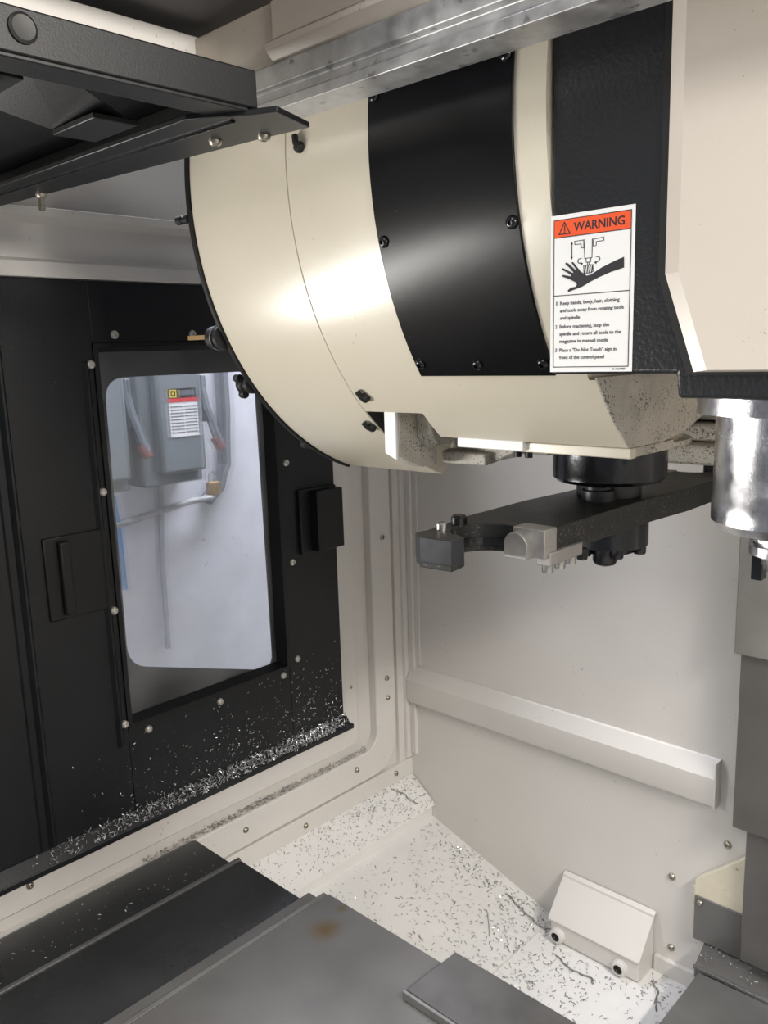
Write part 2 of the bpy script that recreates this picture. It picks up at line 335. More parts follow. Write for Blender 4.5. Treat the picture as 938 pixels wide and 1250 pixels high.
# ---- shop beyond the door
SX = -2.65
wo = struct(MB().box((SX-.05, .2, -.2), (SX, 3.6, 3.4)).build('wall_outside', SHOPW), 'pale blue-white shop wall seen through the door window', 'wall')
for nm, y, cut in (('safety_switch', 1.575, 0), ('safety_switch', 1.285, 1)):
    t = thing(nm, (SX, y, 1.04), 'grey safety switch box with white notice, red stripe and square logo' if not cut else 'plain grey safety switch box beside the one with the white notice', 'switch box', 'switch boxes on the shop wall')
    y0b, y1b = y-.117, y+.117
    box('body', (SX, y0b, 1.075), (-2.50, y1b, 1.62), GREYBOX, t, .006)
    d = box('lid', (-2.501, y0b+.045, 1.115), (-2.45, y1b-.012, 1.60), GREYBOX, t, .012)
    if not cut:
        X = -2.4495
        nl = box('notice', (X, 1.544, 1.239), (X+.001, 1.655, 1.368), PAPER, t, 0)
        box('red_stripe', (X+.001, 1.544, 1.355), (X+.002, 1.655, 1.368), RED, nl, 0)
        for k in range(9): box('print_line', (X+.001, 1.549, 1.252+k*.0108), (X+.0016, 1.598, 1.2555+k*.0108), GREYDK, nl, 0); box('print_line', (X+.001, 1.604, 1.252+k*.0108), (X+.0016, 1.650, 1.2555+k*.0108), GREYDK, nl, 0)
        hd = box('header', (X, 1.544, 1.368), (X+.001, 1.652, 1.400), INK, t, 0)
        lg = MB()
        for a, b, c, e in [(.0, .0, .026, .004), (.0, .022, .026, .026), (.0, .004, .004, .022), (.022, .004, .026, .022), (.009, .009, .017, .017)]:
            lg.box((X+.001, 1.549+a, 1.371+b), (X+.002, 1.549+c, 1.371+e))
        lg.build('square_logo', YELLOW, hd)
        box('caption', (X+.001, 1.585, 1.376), (X+.0015, 1.645, 1.394), GREYDK, hd, 0)
    hb = MB().tube([(-2.49, y1b+.006, 1.42), (-2.47, y1b+.012, 1.33), (-2.45, y1b+.030, 1.24), (-2.44, y1b+.042, 1.20)], .016, 8).build('lever', GREYDK, t, 0, True)
    MB().tube([(-2.45, y1b+.028, 1.225), (-2.44, y1b+.044, 1.185)], .019, 8).build('lever_tip', LEVRED, hb, 0, True)
    box('lever_base', (-2.53, y1b, 1.28), (-2.47, y1b+.020, 1.44), GREYDK, t, .004)
pl = thing('padlock', (-2.49, 1.735, 1.02), 'small brass padlock hanging below the switch box lid', 'padlock')
box('lock_body', (-2.51, 1.705, 1.015), (-2.485, 1.752, 1.062), BRASS, pl, .004)
MB().tube([(-2.498, 1.728-.014*math.cos(R(a)), 1.06+.022+.016*math.sin(R(a))) if 0 <= a <= 180 else (-2.498, 1.728-.014*(1 if a < 0 else -1), 1.055) for a in (-10, 0, 30, 60, 90, 120, 150, 180, 190)], .0032, 6).build('shackle', STEEL, pl, 0, True)
tag(MB().tube([(-2.60, .9, .915), (-2.60, 1.45, .952), (-2.60, 1.70, .985), (-2.60, 1.79, .985)], .012, 10).build('metal_pipe', GALV, None, 0, True), 'thin galvanised pipe running below the switch boxes', 'pipe')
tag(MB().tube([(SX+.03, 1.88, 2.4), (SX+.03, 1.885, 1.3), (SX+.03, 1.872, 1.10), (SX+.03, 1.84, 1.02), (SX+.03, 1.78, .975)], .026, 10).build('conduit', GREYDK, None, 0, True), 'dark grey conduit curving down beside the switch box', 'conduit')
tag(MB().tube([(SX+.02, 1.60, 1.075), (SX+.02, 1.58, .80), (SX+.02, 1.575, .45)], .010, 8).build('vertical_conduit', CONDL, None, 0, True), 'thin grey conduit dropping from under the switch box', 'conduit')
tag(MB().tube([(SX+.05, 1.395, 1.05), (SX+.05, 1.405, .90), (SX+.055, 1.405, .72)], .010, 8).build('blue_hose', BLUE, None, 0, True), 'blue hose hanging on the shop wall', 'hose')

# ================================================================== way covers and table
# side covers: overlapping plates, each one higher towards the table
wc = thing('way_cover', (-1.2, .6, 0), 'dark telescopic way cover of stepped plates beside the black door', 'way cover')
def plate(name, x0, x1, yend, z, m, lip, parent, th=.012):
    # cross-section in x,z : rounded left edge
    pts = [(x0, z-.05), (x0, z-lip), (x0+lip*.35, z-lip*.3), (x0+lip, z), (x1, z), (x1, z-th), (x0+lip+.01, z-th), (x0+.012, z-.05)]
    return MB().prism(pts, 1, -.3, yend).build(name, m, parent, .0015)
plate('cover_plate', -1.605, -1.36, .974, .388, COVERD, .030, wc)
plate('cover_plate', -1.418, -1.15, .982, .402, COVERD, .010, wc)
plate('cover_plate', -1.205, -1.10, .998, .412, COVER, .006, wc)
plate('cover_plate', -1.158, -.60, 1.010, .424, COVER, .006, wc)
box('end_skirt', (-1.60, .955, .05), (-1.00, .970, .36), COVERD, wc, .002)
for k, (x, z) in enumerate([(-1.418, .402), (-1.158, .424)]):
    box('wiper_strip', (x-.006, -.3, z-.010), (x+.004, .985+.02*k, z+.0015), COVERG if k == 0 else COVER, wc, .001)
tb = thing('wiper_bar', (-.6, .97, .42), 'dark steel bar with a worn edge lying across the way cover', 'bar')
prism('bar_top', [(-.848, .905), (-.842, 1.030), (-.40, 1.030), (-.40, .905)], 2, .4245, .442, BARST, tb, .0015)
box('bar_front', (-.852, .899, .4245), (-.40, .905, .440), COVERG, tb, .001)
# column cover (vertical)
cc = thing('column_cover', (-.45, 1.80, .07), 'tall grey telescopic column cover against the back wall', 'way cover')
box('cover_segment', (-.650, 1.762, .835), (.30, 1.775, 1.28), COLTOP, cc, .003)
box('cover_segment', (-.640, 1.776, .420), (.30, 1.789, .86), COVER, cc, .003)
box('cover_segment', (-.613, 1.790, .085), (.30, 1.803, .46), COVER, cc, .003)
# bottom cover on the right
bc = thing('base_cover', (-.4, 1.6, -.10), 'grey sheet metal base cover below the column cover', 'way cover')
prism('top_plate', [(-.690, .30), (-.684, 1.735), (.30, 1.765), (.30, .30)], 2, .035, .048, COVERG, bc, .002)
box('side_skirt', (-.686, .32, -.10), (-.676, 1.72, .036), COVERG, bc, .001)
MB().loft([(-.700, 1.745, .050), (.30, 1.775, .050), (.30, 1.845, .062), (-.712, 1.842, .062)], [(-.700, 1.745, .020), (.30, 1.775, .020), (.30, 1.845, .020), (-.712, 1.842, .020)]).build('gutter_plate', COVER, bc, .003)
box('gutter_lip', (-.700, 1.738, .048), (.30, 1.746, .056), COVERG, bc, .001)
sb = thing('corner_bracket', (-.69, 1.85, .06), 'stained cream bracket with a grey plate beside the column cover', 'bracket')
prism('cream_gusset', [(-.738, .218), (-.60, .345), (-.60, .17), (-.738, .172)], 1, YB-.030, YB-.003, STAINED, sb, .001)
box('cream_edge', (-.742, YB-.028, .063), (-.736, YB-.003, .2), STAINED, sb, .001)
gp = box('grey_plate', (-.736, YB-.034, .063), (-.60, YB-.010, .180), COVERG, sb, .001)
screw((-.722, YB-.034, .165), (0, -1, 0), gp, s=.9)
# ---- coolant nozzle box on the trough floor
nb = thing('nozzle_box', (-.98, 1.81, -.10), 'white slanted coolant box with two black nozzles at the back wall', 'nozzle box')
prism('box_body', [(YB-.003, -.10), (1.775, -.10), (1.768, -.092), (1.768, -.034), (1.838, .048), (YB-.003, .052)], 0, -1.108, -.850, WHITE, nb, .004)
prism('sloped_cover', [(1.764, -.040), (1.761, -.033), (1.837, .055), (1.838, .062), (YB-.003, .066), (YB-.003, .058), (1.842, .054), (1.768, -.032)], 0, -1.113, -.845, WHITE, nb, .0015)
for x in (-1.083, -.898):
    nz = MB().lathe((x, 1.769, -.072), [(.021, 0), (.022, .008), (.019, .016), (.0125, .018), (.0125, .012)], (0, -1, 0), 20).build('nozzle', WHITE, nb, 0, True)
    MB().lathe((x, 1.757, -.072), [(.0125, 0), (.0125, .005), (.009, .006), (.006, .001)], (0, -1, 0), 18).build('nozzle_insert', RUBBER, nz, 0, True)

# ================================================================== tool magazine (drum cover)
YC, ZC, RD = 1.285, 1.750, .493
AX, AY = -.645, 1.19
mg = thing('tool_magazine', (-.85, 1.285, 1.25), 'large cream drum-shaped tool magazine cover with a black curved panel', 'tool magazine')
def circ(r, a0, a1, n): return [(YC-r*math.cos(R(a0+(a1-a0)*i/n)), ZC+r*math.sin(R(a0+(a1-a0)*i/n))) for i in range(n+1)]
DA = -69.5; DT = [(1.62, 1.62), (1.40, 1.47), (1.20, 1.36), (1.14, 1.31)]
prism('drum_cover', circ(RD, DA, 172, 128)+DT, 0, -1.150, -.9212, BEIGE, mg, .0015, True)
prism('end_disc', circ(RD+.004, DA, 172, 128)+DT, 0, -1.158, -1.150, BLACKP, mg, .001, True)
prism('seam_gasket', circ(RD-.002, -58, 172, 96)+DT[:2], 0, -.9212, -.9198, RUBBER, mg)
def front_poly(zcut, tail):
    a = -math.degrees(math.asin((ZC-zcut)/RD))
    return circ(RD, a, 170, 110)+tail
prism('front_cover', front_poly(1.410, [(1.62, 1.60), (1.45, 1.50), (1.2, 1.42), (1.0, 1.411)]), 0, -.9198, -.509, BEIGE, mg, 0, True)
lowp = [p for p in front_poly(1.372, []) if p[1] < 1.4101]
lowp = lowp+[(YC-math.sqrt(RD**2-(ZC-1.4101)**2), 1.4101), (1.21, 1.4101), (1.13, 1.380), (1.06, 1.371)]
prism('housing_front', lowp, 0, -.803, -.509, BEIGE, mg, 0, True)
# part below the head, ending in a grimy face
prism('housing_corner', [p for p in front_poly(1.372, []) if p[1] < 1.4632]+[(1.30, 1.4632), (1.20, 1.405), (1.13, 1.385), (1.06, 1.374)], 0, -.509, -.5003, BEIGE, mg, 0, True)
low = [p for p in front_poly(1.372, []) if p[1] < 1.455]+[(YC-math.sqrt(RD**2-(ZC-1.463)**2), 1.463), (1.36, 1.463), (1.215, 1.405), (1.13, 1.380), (1.06, 1.371)]
prism('lower_housing', low, 0, -.5003, -.498, GRIME, mg)
# notch cheek joining the two front covers
MB().prism([(-.803, 1.410), (-.803, 1.372), (-.775, 1.372)], 1, .972, 1.05).build('notch_cheek', BEIGE, mg)
# curved black panel
pa0 = -math.degrees(math.asin((ZC-1.467)/RD)); pb = MB(); NP = 40
o1 = circ(RD+.0035, pa0, 75, NP); i1 = circ(RD-.001, pa0, 75, NP)
pb.prism(o1+i1[::-1], 0, -.762, -.549)
cp = pb.build('curved_panel', BLACKG, mg, .001, True)
for (x, y, z) in [(-.752, .805, 1.636), (-.558, .805, 1.636), (-.752, .795, 1.803), (-.558, .795, 1.803), (-.752, .870, 1.484), (-.657, .871, 1.482), (-.560, .871, 1.482)]:
    v = Vector((0, y-YC, z-ZC)).normalized(); p = Vector((x, YC, ZC))+v*(RD+.0035); screw(p, v, cp, SCRB)
for (x, y, z) in [(-.890, .792, 1.770), (-.896, .906, 1.434), (-.931, .954, 1.385)]:
    v = Vector((0, y-YC, z-ZC)).normalized(); p = Vector((x, YC, ZC))+v*RD
    k = MB().lathe(p, [(.0075, -.002), (.008, .004), (.006, .008), (.003, .009)], v, 12); t = Vector((.35, -v.z*.94, v.y*.94)).normalized()
    k.tube([p+v*.004+t*.003, p+v*.007-t*.006, p+v*.005-t*.016], .0045, 7).build('cover_latch', RUBBER, mg, 0, True)
# knobs behind the end disc
for (y, z, r) in [(.845, 1.531, .020), (.898, 1.452, .016), (.792, 1.713, .007), (1.03, 1.335, .008)]:
    kb = MB().lathe((-1.158, y, z), [(r, 0), (r, .008), (r*.7, .009), (r*.7, .016), (r*.95, .018), (r*.95, .030), (r*.5, .034)], (-1, 0, 0), 18)
    ko = kb.build('end_knob', RUBBER, mg, 0, True)
    if r == .020: MB().lathe((-1.170, y, z), [(r*1.05, 0), (r*1.05, .003)], (-1, 0, 0), 20).build('ring', CHROME, ko, 0, True); MB().box((-1.24, y-.016, z-.002), (-1.19, y-.008, z+.005)).build('pin', BRASS, ko)
    if r == .016:
        for a in (0, 120, 240): MB().lathe((-1.176, y+.017*math.cos(R(a+20)), z+.017*math.sin(R(a+20))), [(.007, 0), (.008, .005), (.007, .012)], (-1, 0, 0), 10).build('knob_lobe', RUBBER, ko, 0, True)
# bottom plate and gearbox skirt over the arm drive
box('bottom_plate', (-.735, .974, 1.357), (-.498, .988, 1.371), BEIGE, mg, .0015)
box('under_plate', (-.735, .988, 1.358), (-.500, 1.10, 1.3705), GRIME, mg, .001)
MB().lathe((AX, AY, 1.351), [(.118, 0), (.120, .002), (.120, .008)], n=48).build('bottom_flange', GRIME, mg, 0, True)
box('white_strip', (-.770, .966, 1.359), (-.655, .976, 1.373), PAPER, mg, .001)
MB().lathe((AX, AY, 1.352), [(.105, 0), (.112, .02), (.125, .06)], n=40).build('drive_skirt', GRIME, mg, 0, True)
MB().lathe((AX, AY, 1.292), [(.080, 0), (.087, .006), (.087, .014), (.0875, .016), (.0875, .060)], n=40).build('drive_collar', OXIDE, mg, 0, True)
MB().lathe((AX, AY, 1.2685), [(.050, 0), (.050, .026)], n=32).build('drive_neck', JAW, mg, 0, True)
# tool pot lever hanging from the notch
tp = MB()
tp.prism([(.945, 1.425), (.945, 1.345), (.955, 1.335), (1.00, 1.318), (1.035, 1.318), (1.035, 1.345), (1.06, 1.36), (1.08, 1.425)], 0, -.892, -.866)
tp.prism([(.985, 1.425), (.985, 1.372), (1.00, 1.352), (1.035, 1.352), (1.08, 1.425)], 0, -.867, -.835)
tpo = tp.build('pot_lever', GRIME, mg, .003)
prism('lever_front', [(-.892, 1.425), (-.867, 1.425), (-.867, 1.335), (-.892, 1.345)], 1, .939, .9455, PAPER, tpo, .002)
prism('lever_arm', [(-.868, 1.385), (-.868, 1.34), (-.80, 1.34), (-.775, 1.325), (-.74, 1.34), (-.74, 1.385)], 1, 1.07, 1.12, GRIME, mg, .003)
prism('pot_shoe', [(1.055, 1.318), (1.055, 1.338), (1.16, 1.352), (1.26, 1.352), (1.26, 1.34)], 0, -.875, -.785, GRIME, mg, .003)
box('pot_guide', (-.80, 1.10, 1.335), (-.70, 1.30, 1.37), GRIME, mg, .003)
for x in (-.735, -.715): MB().lathe((x, 1.07, 1.335), [(.006, 0), (.006, .02)], n=10).build('guide_bolt', RUBBER, mg, 0, True)

# ================================================================== tool change arm
ta = thing('tool_change_arm', (AX, AY, 1.20), 'black double-ended tool change arm with curved grippers hanging under the drum cover', 'tool arm')
ZT = 1.268
def loc(v, u, z, s=1): return (AX+s*v, AY-s*u, z)
half = [(.068, 0), (.066, .285), (.030, .290), (.022, .275)]
gc = (.006, .330); gr = .047
jaw = [(gc[0]+gr*math.cos(R(a)), gc[1]+gr*math.sin(R(a))) for a in range(285, 80, -15)]      # inner hook, right-below to right-top going round the left
outer = [(.009, .388), (.011, .409), (-.036, .413), (-.057, .398), (-.060, .370), (-.076, .270), (-.078, .12)]
hp_ = half+jaw+outer
poly = [(AX+v, AY-u) for v, u in hp_]+[(AX-v, AY+u) for v, u in hp_]
prism('arm_body', poly, 2, ZT-.038, ZT, PHOS, ta, .0012)
for s in (1, -1):
    tip = [(.010, .383), (.012, .4095), (-.036, .4135), (-.0575, .3985), (-.0575, .380), (-.03, .378), (-.005, .376)]
    g = MB().prism([(AX+s*v, AY-s*u) for v, u in tip], 2, ZT-.031, ZT+.0015).build('gripper_tip', JAW, ta, .001)
    rn = MB()
    for k in range(12):
        a0, a1 = R(100+k*14), R(114+k*14)
        for zz in (ZT-.018,):
            q = [(gc[0]+r*math.cos(a), gc[1]+r*math.sin(a)) for r, a in ((gr-.007, a0), (gr+.001, a0), (gr+.001, a1), (gr-.007, a1))]
            rn.prism([(AX+s*v, AY-s*u) for v, u in q], 2, zz-.010, zz)
    rn.build('gripper_rib', OXIDE, g)
    # aluminium locking key with round pin
    kb = MB().prism([(AX+s*v, AY-s*u) for v, u in [(.020, .262), (.020, .292), (.069, .292), (.069, .262)]], 2, ZT-.037, ZT+.001).build('lock_block', ALU, ta, .0015)
    c = loc(.036, .290, ZT-.020, s); pr = [(x, z) for x, z in arc(c[0], c[2], .018, -15, 195, 14)]+[(c[0]-.0175, c[2]-.017), (c[0]+.0175, c[2]-.017)]
    ya = AY-s*.310; prism('lock_pin', pr, 1, min(ya, AY-s*.29), max(ya, AY-s*.29), ALU, kb, .001)
    sp_ = MB().prism([(AX+s*v, AY-s*u) for v, u in [(.050, .235), (.052, .285), (.073, .283), (.071, .200), (.066, .200)]], 2, ZT-.048, ZT-.030).build('side_strip', ALU, ta, .0015)
    for u in (.270, .240, .212, .182): MB().lathe(loc(.060, u, ZT-.060, s), [(.0068, 0), (.0075, .002), (.0075, .016)], n=12).build('cap_bolt', STEEL if u > .2 else OXIDE, ta, 0, True)
    MB().lathe(loc(-.046, .358, ZT, s), [(.0075, 0), (.0075, .008), (.006, .010)], n=12).build('top_bolt', STEEL, ta, 0, True)
    MB().lathe(loc(-.049, .318, ZT, s), [(.011, 0), (.011, .010), (.008, .013)], n=14).build('top_bolt', OXIDE, ta, 0, True)
MB().lathe((AX, AY, ZT-.090), [(.028, -.002), (.042, 0), (.045, .010), (.062, .012), (.062, .05)], n=28).build('hub', OXIDE, ta, 0, True)
for a in range(0, 360, 60): MB().lathe((AX+.050*math.cos(R(a+15)), AY+.050*math.sin(R(a+15)), ZT-.092), [(.009, 0), (.010, .002), (.010, .016)], n=10).build('hub_bolt', OXIDE, ta, 0, True)
MB().lathe((AX+.012, AY-.030, ZT-.104), [(.002, -.006), (.016, -.001), (.019, .004), (.019, .028)], n=14).build('hub_nut', OXIDE, ta, 0, True)
MB().lathe((AX+.012, AY-.055, ZT), [(.025, 0), (.025, .016), (.021, .018), (.021, .022)], n=24).build('clamp_boss', JAW, ta, 0, True)

# ================================================================== spindle head
sh = thing('spindle_head', (-.30, 1.2, 1.446), 'cream spindle head with black front frame and warning sticker', 'spindle head')
HX = -.30
fr = [(-.507, 2.25), (-.507, 1.470), (-.364, 1.470), (-.362, 1.446), (HX+.062, 1.446), (HX+.064, 1.470), (HX+.207, 1.470), (HX+.207, 2.25)]
prism('front_frame', fr, 1, .800, .860, BLACKR, sh, .004)
bo = [(-.383, 2.20), (-.382, 1.565), (-.350, 1.471), (HX+.050, 1.471), (HX+.082, 1.565), (HX+.083, 2.20)]
bi = [(-.362, 2.19), (-.3610, 1.5655), (-.330, 1.4735), (HX+.030, 1.4735), (HX+.061, 1.5655), (HX+.062, 2.19)]
MB().loft([(x, .7995, z) for x, z in bo], [(x, .791, z) for x, z in bi]).build('front_cover', BEIGEH, sh)
gl = [(x+(-.0022 if x < HX else .0022), z-.0022) for x, z in bo]
prism('cover_gasket', gl, 1, .7975, .7998, RUBBER, sh)
box('head_casting', (-.478, .86, 1.470), (HX+.178, 1.74, 2.25), BEIGEH, sh, .004)
box('rear_casting', (-.70, 1.47, 1.282), (-.12, 1.74, 1.318), GRIME, sh, .006)
box('rear_casting', (-.76, 1.52, 1.318), (-.12, 1.74, 1.352), GRIME, sh, .006)
box('rear_casting', (-.76, 1.55, 1.356), (-.12, 1.74, 1.470), GRIME, sh, .006)
# spindle
SPX, SPY = -.302, .952
spd = MB().lathe((SPX, SPY, 0), [(.093, 1.446), (.097, 1.442), (.097, 1.424), (.0765, 1.422), (.0765, 1.330), (.0775, 1.328), (.0775, 1.306), (.070, 1.296), (.052, 1.291), (.046, 1.293)], n=64).build('spindle_nose', CHROME, sh, 0, True)
MB().lathe((SPX, SPY, 0), [(.037, 1.292), (.037, 1.284), (.030, 1.283), (.030, 1.279), (.037, 1.278), (.037, 1.268), (.024, 1.264), (.022, 1.250), (.012, 1.246)], n=36).build('spindle_key_ring', CHROME, spd, 0, True)
for s in (-1, 1): box('drive_key', (SPX+s*.026-.006, SPY-.008, 1.235), (SPX+s*.026+.006, SPY+.008, 1.282), OXIDE, spd, .001)

# ---- warning sticker
LX0, LX1, LZ0, LZ1 = -.5065, -.4105, 1.4725, 1.6345
def lab(cx, cy):       # sticker drawing coordinates -> x,z on the sticker
    x0 = 78-.0156*(cy-132); x1 = 635-.0272*(cy-58); s = (cx-x0)/(x1-x0); yt = 132-.133*(cx-78); t = (cy-yt)/(1161-yt)
    return (LX0+s*(LX1-LX0), LZ1-t*(LZ1-LZ0))
LY = .7993
wlbl = box('warning_sticker', (LX0, LY, LZ0), (LX1, .8, LZ1), PAPER, sh, 0); wlbl['label'] = 'white and orange WARNING sticker with hand pictogram'
W_, H_ = LX1-LX0, LZ1-LZ0
def nrm(s, t): return (LX0+s*W_, LZ1-t*H_)
def flat(mb, pts, k=1): mb.prism(pts, 1, LY-.00012*k-.0001, LY+.0001); return mb
def rectn(mb, s0, t0, s1, t1, k=1): a = nrm(s0, t0); b = nrm(s1, t1); return flat(mb, [(a[0], b[1]), (b[0], b[1]), (b[0], a[1]), (a[0], a[1])], k)
rectn(MB(), .045, .033, .955, .137).build('orange_band', ORANGE, wlbl)
bd = MB(); q = .008; qt = .005
rectn(bd, .045-q, .033-qt, .955+q, .033, 2); rectn(bd, .045-q, .965, .955+q, .965+qt, 2); rectn(bd, .045-q, .033, .045, .965, 2); rectn(bd, .955, .033, .955+q, .965, 2)
rectn(bd, .045, .137, .955, .137+qt, 2); rectn(bd, .045, .503, .955, .503+qt, 2)
bd.build('border', INK, wlbl)
def stroke(mb, pts, wd, k=2, closed=False):
    P = [Vector(p) for p in pts]
    if closed: P = P+[P[0]]
    for a, b in zip(P[:-1], P[1:]):
        d = (b-a); 
        if d.length < 1e-7: continue
        d.normalize(); nn = Vector((-d.y, d.x))*wd/2; a2 = a-d*wd*.4; b2 = b+d*wd*.4
        flat(mb, [tuple(a2+nn), tuple(a2-nn), tuple(b2-nn), tuple(b2+nn)], k)
    return mb
pg = MB(); LW = .0009
stroke(pg, [lab(135, 248), lab(172, 170), lab(210, 241)], .0011, 2, True); stroke(pg, [lab(173, 192), lab(173, 222)], .0012); stroke(pg, [lab(173, 231), lab(173, 234)], .0013)
pg.build('alert_triangle', INK, wlbl)
pc = MB()
stroke(pc, [lab(221, 305), lab(220, 400)], LW)
flat(pc, [lab(213, 312), lab(229, 312), lab(221, 296)], 2); flat(pc, [lab(212, 394), lab(228, 394), lab(220, 411)], 2)
T = .0006
stroke(pc, [lab(241, 293), lab(302, 285), lab(302, 335), lab(285, 336), lab(283, 310), lab(242, 314)], T, 2, True)
stroke(pc, [lab(434, 268), lab(366, 280), lab(366, 325), lab(384, 322), lab(386, 296), lab(434, 290)], T, 2, True)
stroke(pc, [lab(304, 282), lab(308, 404), lab(356, 400), lab(360, 278)], T); stroke(pc, [lab(316, 405), lab(318, 430), lab(346, 428), lab(348, 402)], T)
stroke(pc, [lab(326, 430), lab(326, 448)], T); stroke(pc, [lab(338, 430), lab(338, 446)], T)
stroke(pc, [lab(285, 403), lab(268, 408), lab(260, 420), lab(266, 434), lab(284, 438)], LW*.8); flat(pc, [lab(280, 428), lab(282, 449), lab(297, 438)], 2)
stroke(pc, [lab(384, 393), lab(402, 394), lab(409, 408), lab(400, 424), lab(382, 432)], LW*.8); flat(pc, [lab(386, 421), lab(385, 442), lab(370, 432)], 2)
stroke(pc, [lab(300, 450), lab(362, 445), lab(364, 490), lab(342, 500), lab(302, 502)], T, 2, True)
for k in range(4): x = 306+k*15; flat(pc, [lab(x+6, 450), lab(x+12, 450), lab(x+4, 500), lab(x-2, 501)], 2)
pc.build('machine_pictogram', INK, wlbl)
hand = [(562,398),(562,468),(480,495),(400,530),(340,560),(290,590),(240,608),(195,624),(192,612),(215,595),(245,590),(255,575),(245,560),(205,540),(155,522),(152,512),(165,512),(215,522),(218,515),(190,497),(152,476),(158,466),(175,474),(228,500),(232,494),(205,465),(175,438),(183,430),(200,440),(245,480),(250,474),(228,445),(218,430),(228,427),(245,447),(280,490),(320,518),(350,510),(420,465),(500,425)]
flat(MB(), [lab(*p) for p in hand], 3).build('hand_pictogram', INK, wlbl)
def text(lines, name, m, parent, bold=0):
    # lines: (string, s, t, height, width) on the sticker; one joined mesh
    mb = MB()
    for (st, s, t, h, wd) in lines:
        cu = bpy.data.curves.new('t', 'FONT'); cu.body = st; cu.size = 1; cu.resolution_u = 2; cu.offset = bold; cu.extrude = .01
        ob = bpy.data.objects.new('t', cu); COL.objects.link(ob); bpy.context.view_layer.update()
        me = ob.evaluated_get(bpy.context.evaluated_depsgraph_get()).to_mesh()
        xs = [v.co.x for v in me.vertices]; x0, x1 = min(xs), max(xs); ox, oz = nrm(s, t)
        k = wd*W_/(x1-x0); kz = h*H_/.73
        mb.add([(ox+(v.co.x-x0)*k, LY-.0002-(.00012 if v.co.z > 0 else 0), oz+v.co.y*kz) for v in me.vertices], [tuple(p.vertices) for p in me.polygons])
        ob.to_mesh_clear(); bpy.data.objects.remove(ob); bpy.data.curves.remove(cu)
    return mb.build(name, m, parent)
text([('WARNING', .285, .110, .055, .60)], 'warning_word', INK, wlbl, .02)
body = [('1', .075, .566, .024, .012), ('Keep hands, body, hair, clothing', .125, .566, .024, .72), ('and tools away from rotating tools', .125, .613, .024, .77), ('and spindle', .125, .660, .024, .25),
        ('2', .065, .716, .024, .024), ('Before machining, stop the', .12, .716, .024, .61), ('spindle and return all tools to the', .12, .763, .024, .75), ('magazine in manual mode', .12, .810, .024, .60),
        ('3', .065, .868, .024, .024), ('Place a "Do Not Touch" sign in', .12, .868, .024, .70), ('front of the control panel', .12, .915, .024, .555), ('VL-102-N08A', .77, .988, .012, .16)]
text(body, 'instruction_lines', TEXT, wlbl, .012)

# ================================================================== overhead structure
hr = thing('door_header', (-.5, .72, 1.787), 'cream overhead header beam with a galvanised rail along its lower edge', 'beam')
prism('header_panel', [(.703, 1.840), (.690, 1.852), (.690, 1.860), (.702, 1.866), (.702, 1.908), (.76, 1.908), (.76, 1.840)], 0, -.83, .80, BEIGEH, hr, .001)
prism('header_panel', [(.705, 1.840), (.705, 1.908), (.76, 1.908), (.76, 1.840)], 0, -.99, -.832, BEIGEH, hr, .001)
prism('rail', [(.70, 1.788), (.70, 1.800), (.706, 1.802), (.706, 1.812), (.698, 1.815), (.698, 1.838), (.704, 1.840), (.75, 1.840), (.75, 1.788)], 0, -.95, .80, GALV, hr, .001)
box('side_panel', (-1.05, -.6, 1.80), (-.989, .76, 1.912), WHITE, hr, .002)
oh = thing('overhead_housing', (-1.0, .4, 1.75), 'black sheet metal overhead housing with an open underside and bolted flange', 'housing')
box('side_plate', (-.748, -.6, 1.752), (-.735, .598, 1.790), BLACKP, oh, .002)
box('side_plate_lip', (-.775, -.6, 1.748), (-.735, .585, 1.752), BLACKP, oh, .001)
box('roof_plate', (-1.38, -.6, 1.784), (-.748, .598, 1.792), BLACKP, oh, .001)
box('end_plate', (-1.38, .588, 1.752), (-.748, .598, 1.784), BLACKP, oh, .001)
prism('flange', [(-1.40, .535), (-.790, .545), (-.735, .583), (-.705, .598), (-.730, .665), (-.80, .655), (-1.40, .600)], 2, 1.744, 1.750, BLACKP, oh, .001)
MB().tube([(-1.3, .560, 1.745), (-.76, .583, 1.745)], .004, 8).build('weld_bead', OXIDE, oh, 0, True)
MB().loft([(-.92, .47, 1.752), (-.84, .50, 1.752), (-.80, .37, 1.788), (-.95, .33, 1.788)], [(-.925, .475, 1.746), (-.835, .506, 1.746), (-.79, .365, 1.784), (-.955, .325, 1.784)]).build('inner_bracket', BLACKP, oh)
box('bracket_foot', (-.925, .465, 1.742), (-.835, .515, 1.748), BLACKP, oh, .001)
box('inner_tab', (-.85, .33, 1.750), (-.79, .375, 1.758), BLACKP, oh, .001)
for (x, y) in [(-1.26, .606), (-.842, .619), (-.789, .648)]:
    b = screw((x, y, 1.744), (0, 0, -1), oh, SCR, 'flange_bolt', .95)
MB().lathe((-1.265, .608, 1.722), [(.005, 0), (.005, .022)], n=10).build('flange_stud', SCREW, oh, 0, True)
MB().lathe((-.815, .352, 1.736), [(.006, 0), (.006, .014)], n=10).build('tab_bolt', SCREW, oh, 0, True)
MB().lathe((-.735, .352, 1.773), [(.0125, 0), (.0125, .002), (.010, .0035), (.004, .003)], (1, 0, 0), 16).build('side_plug', RUBBER, oh, 0, True)

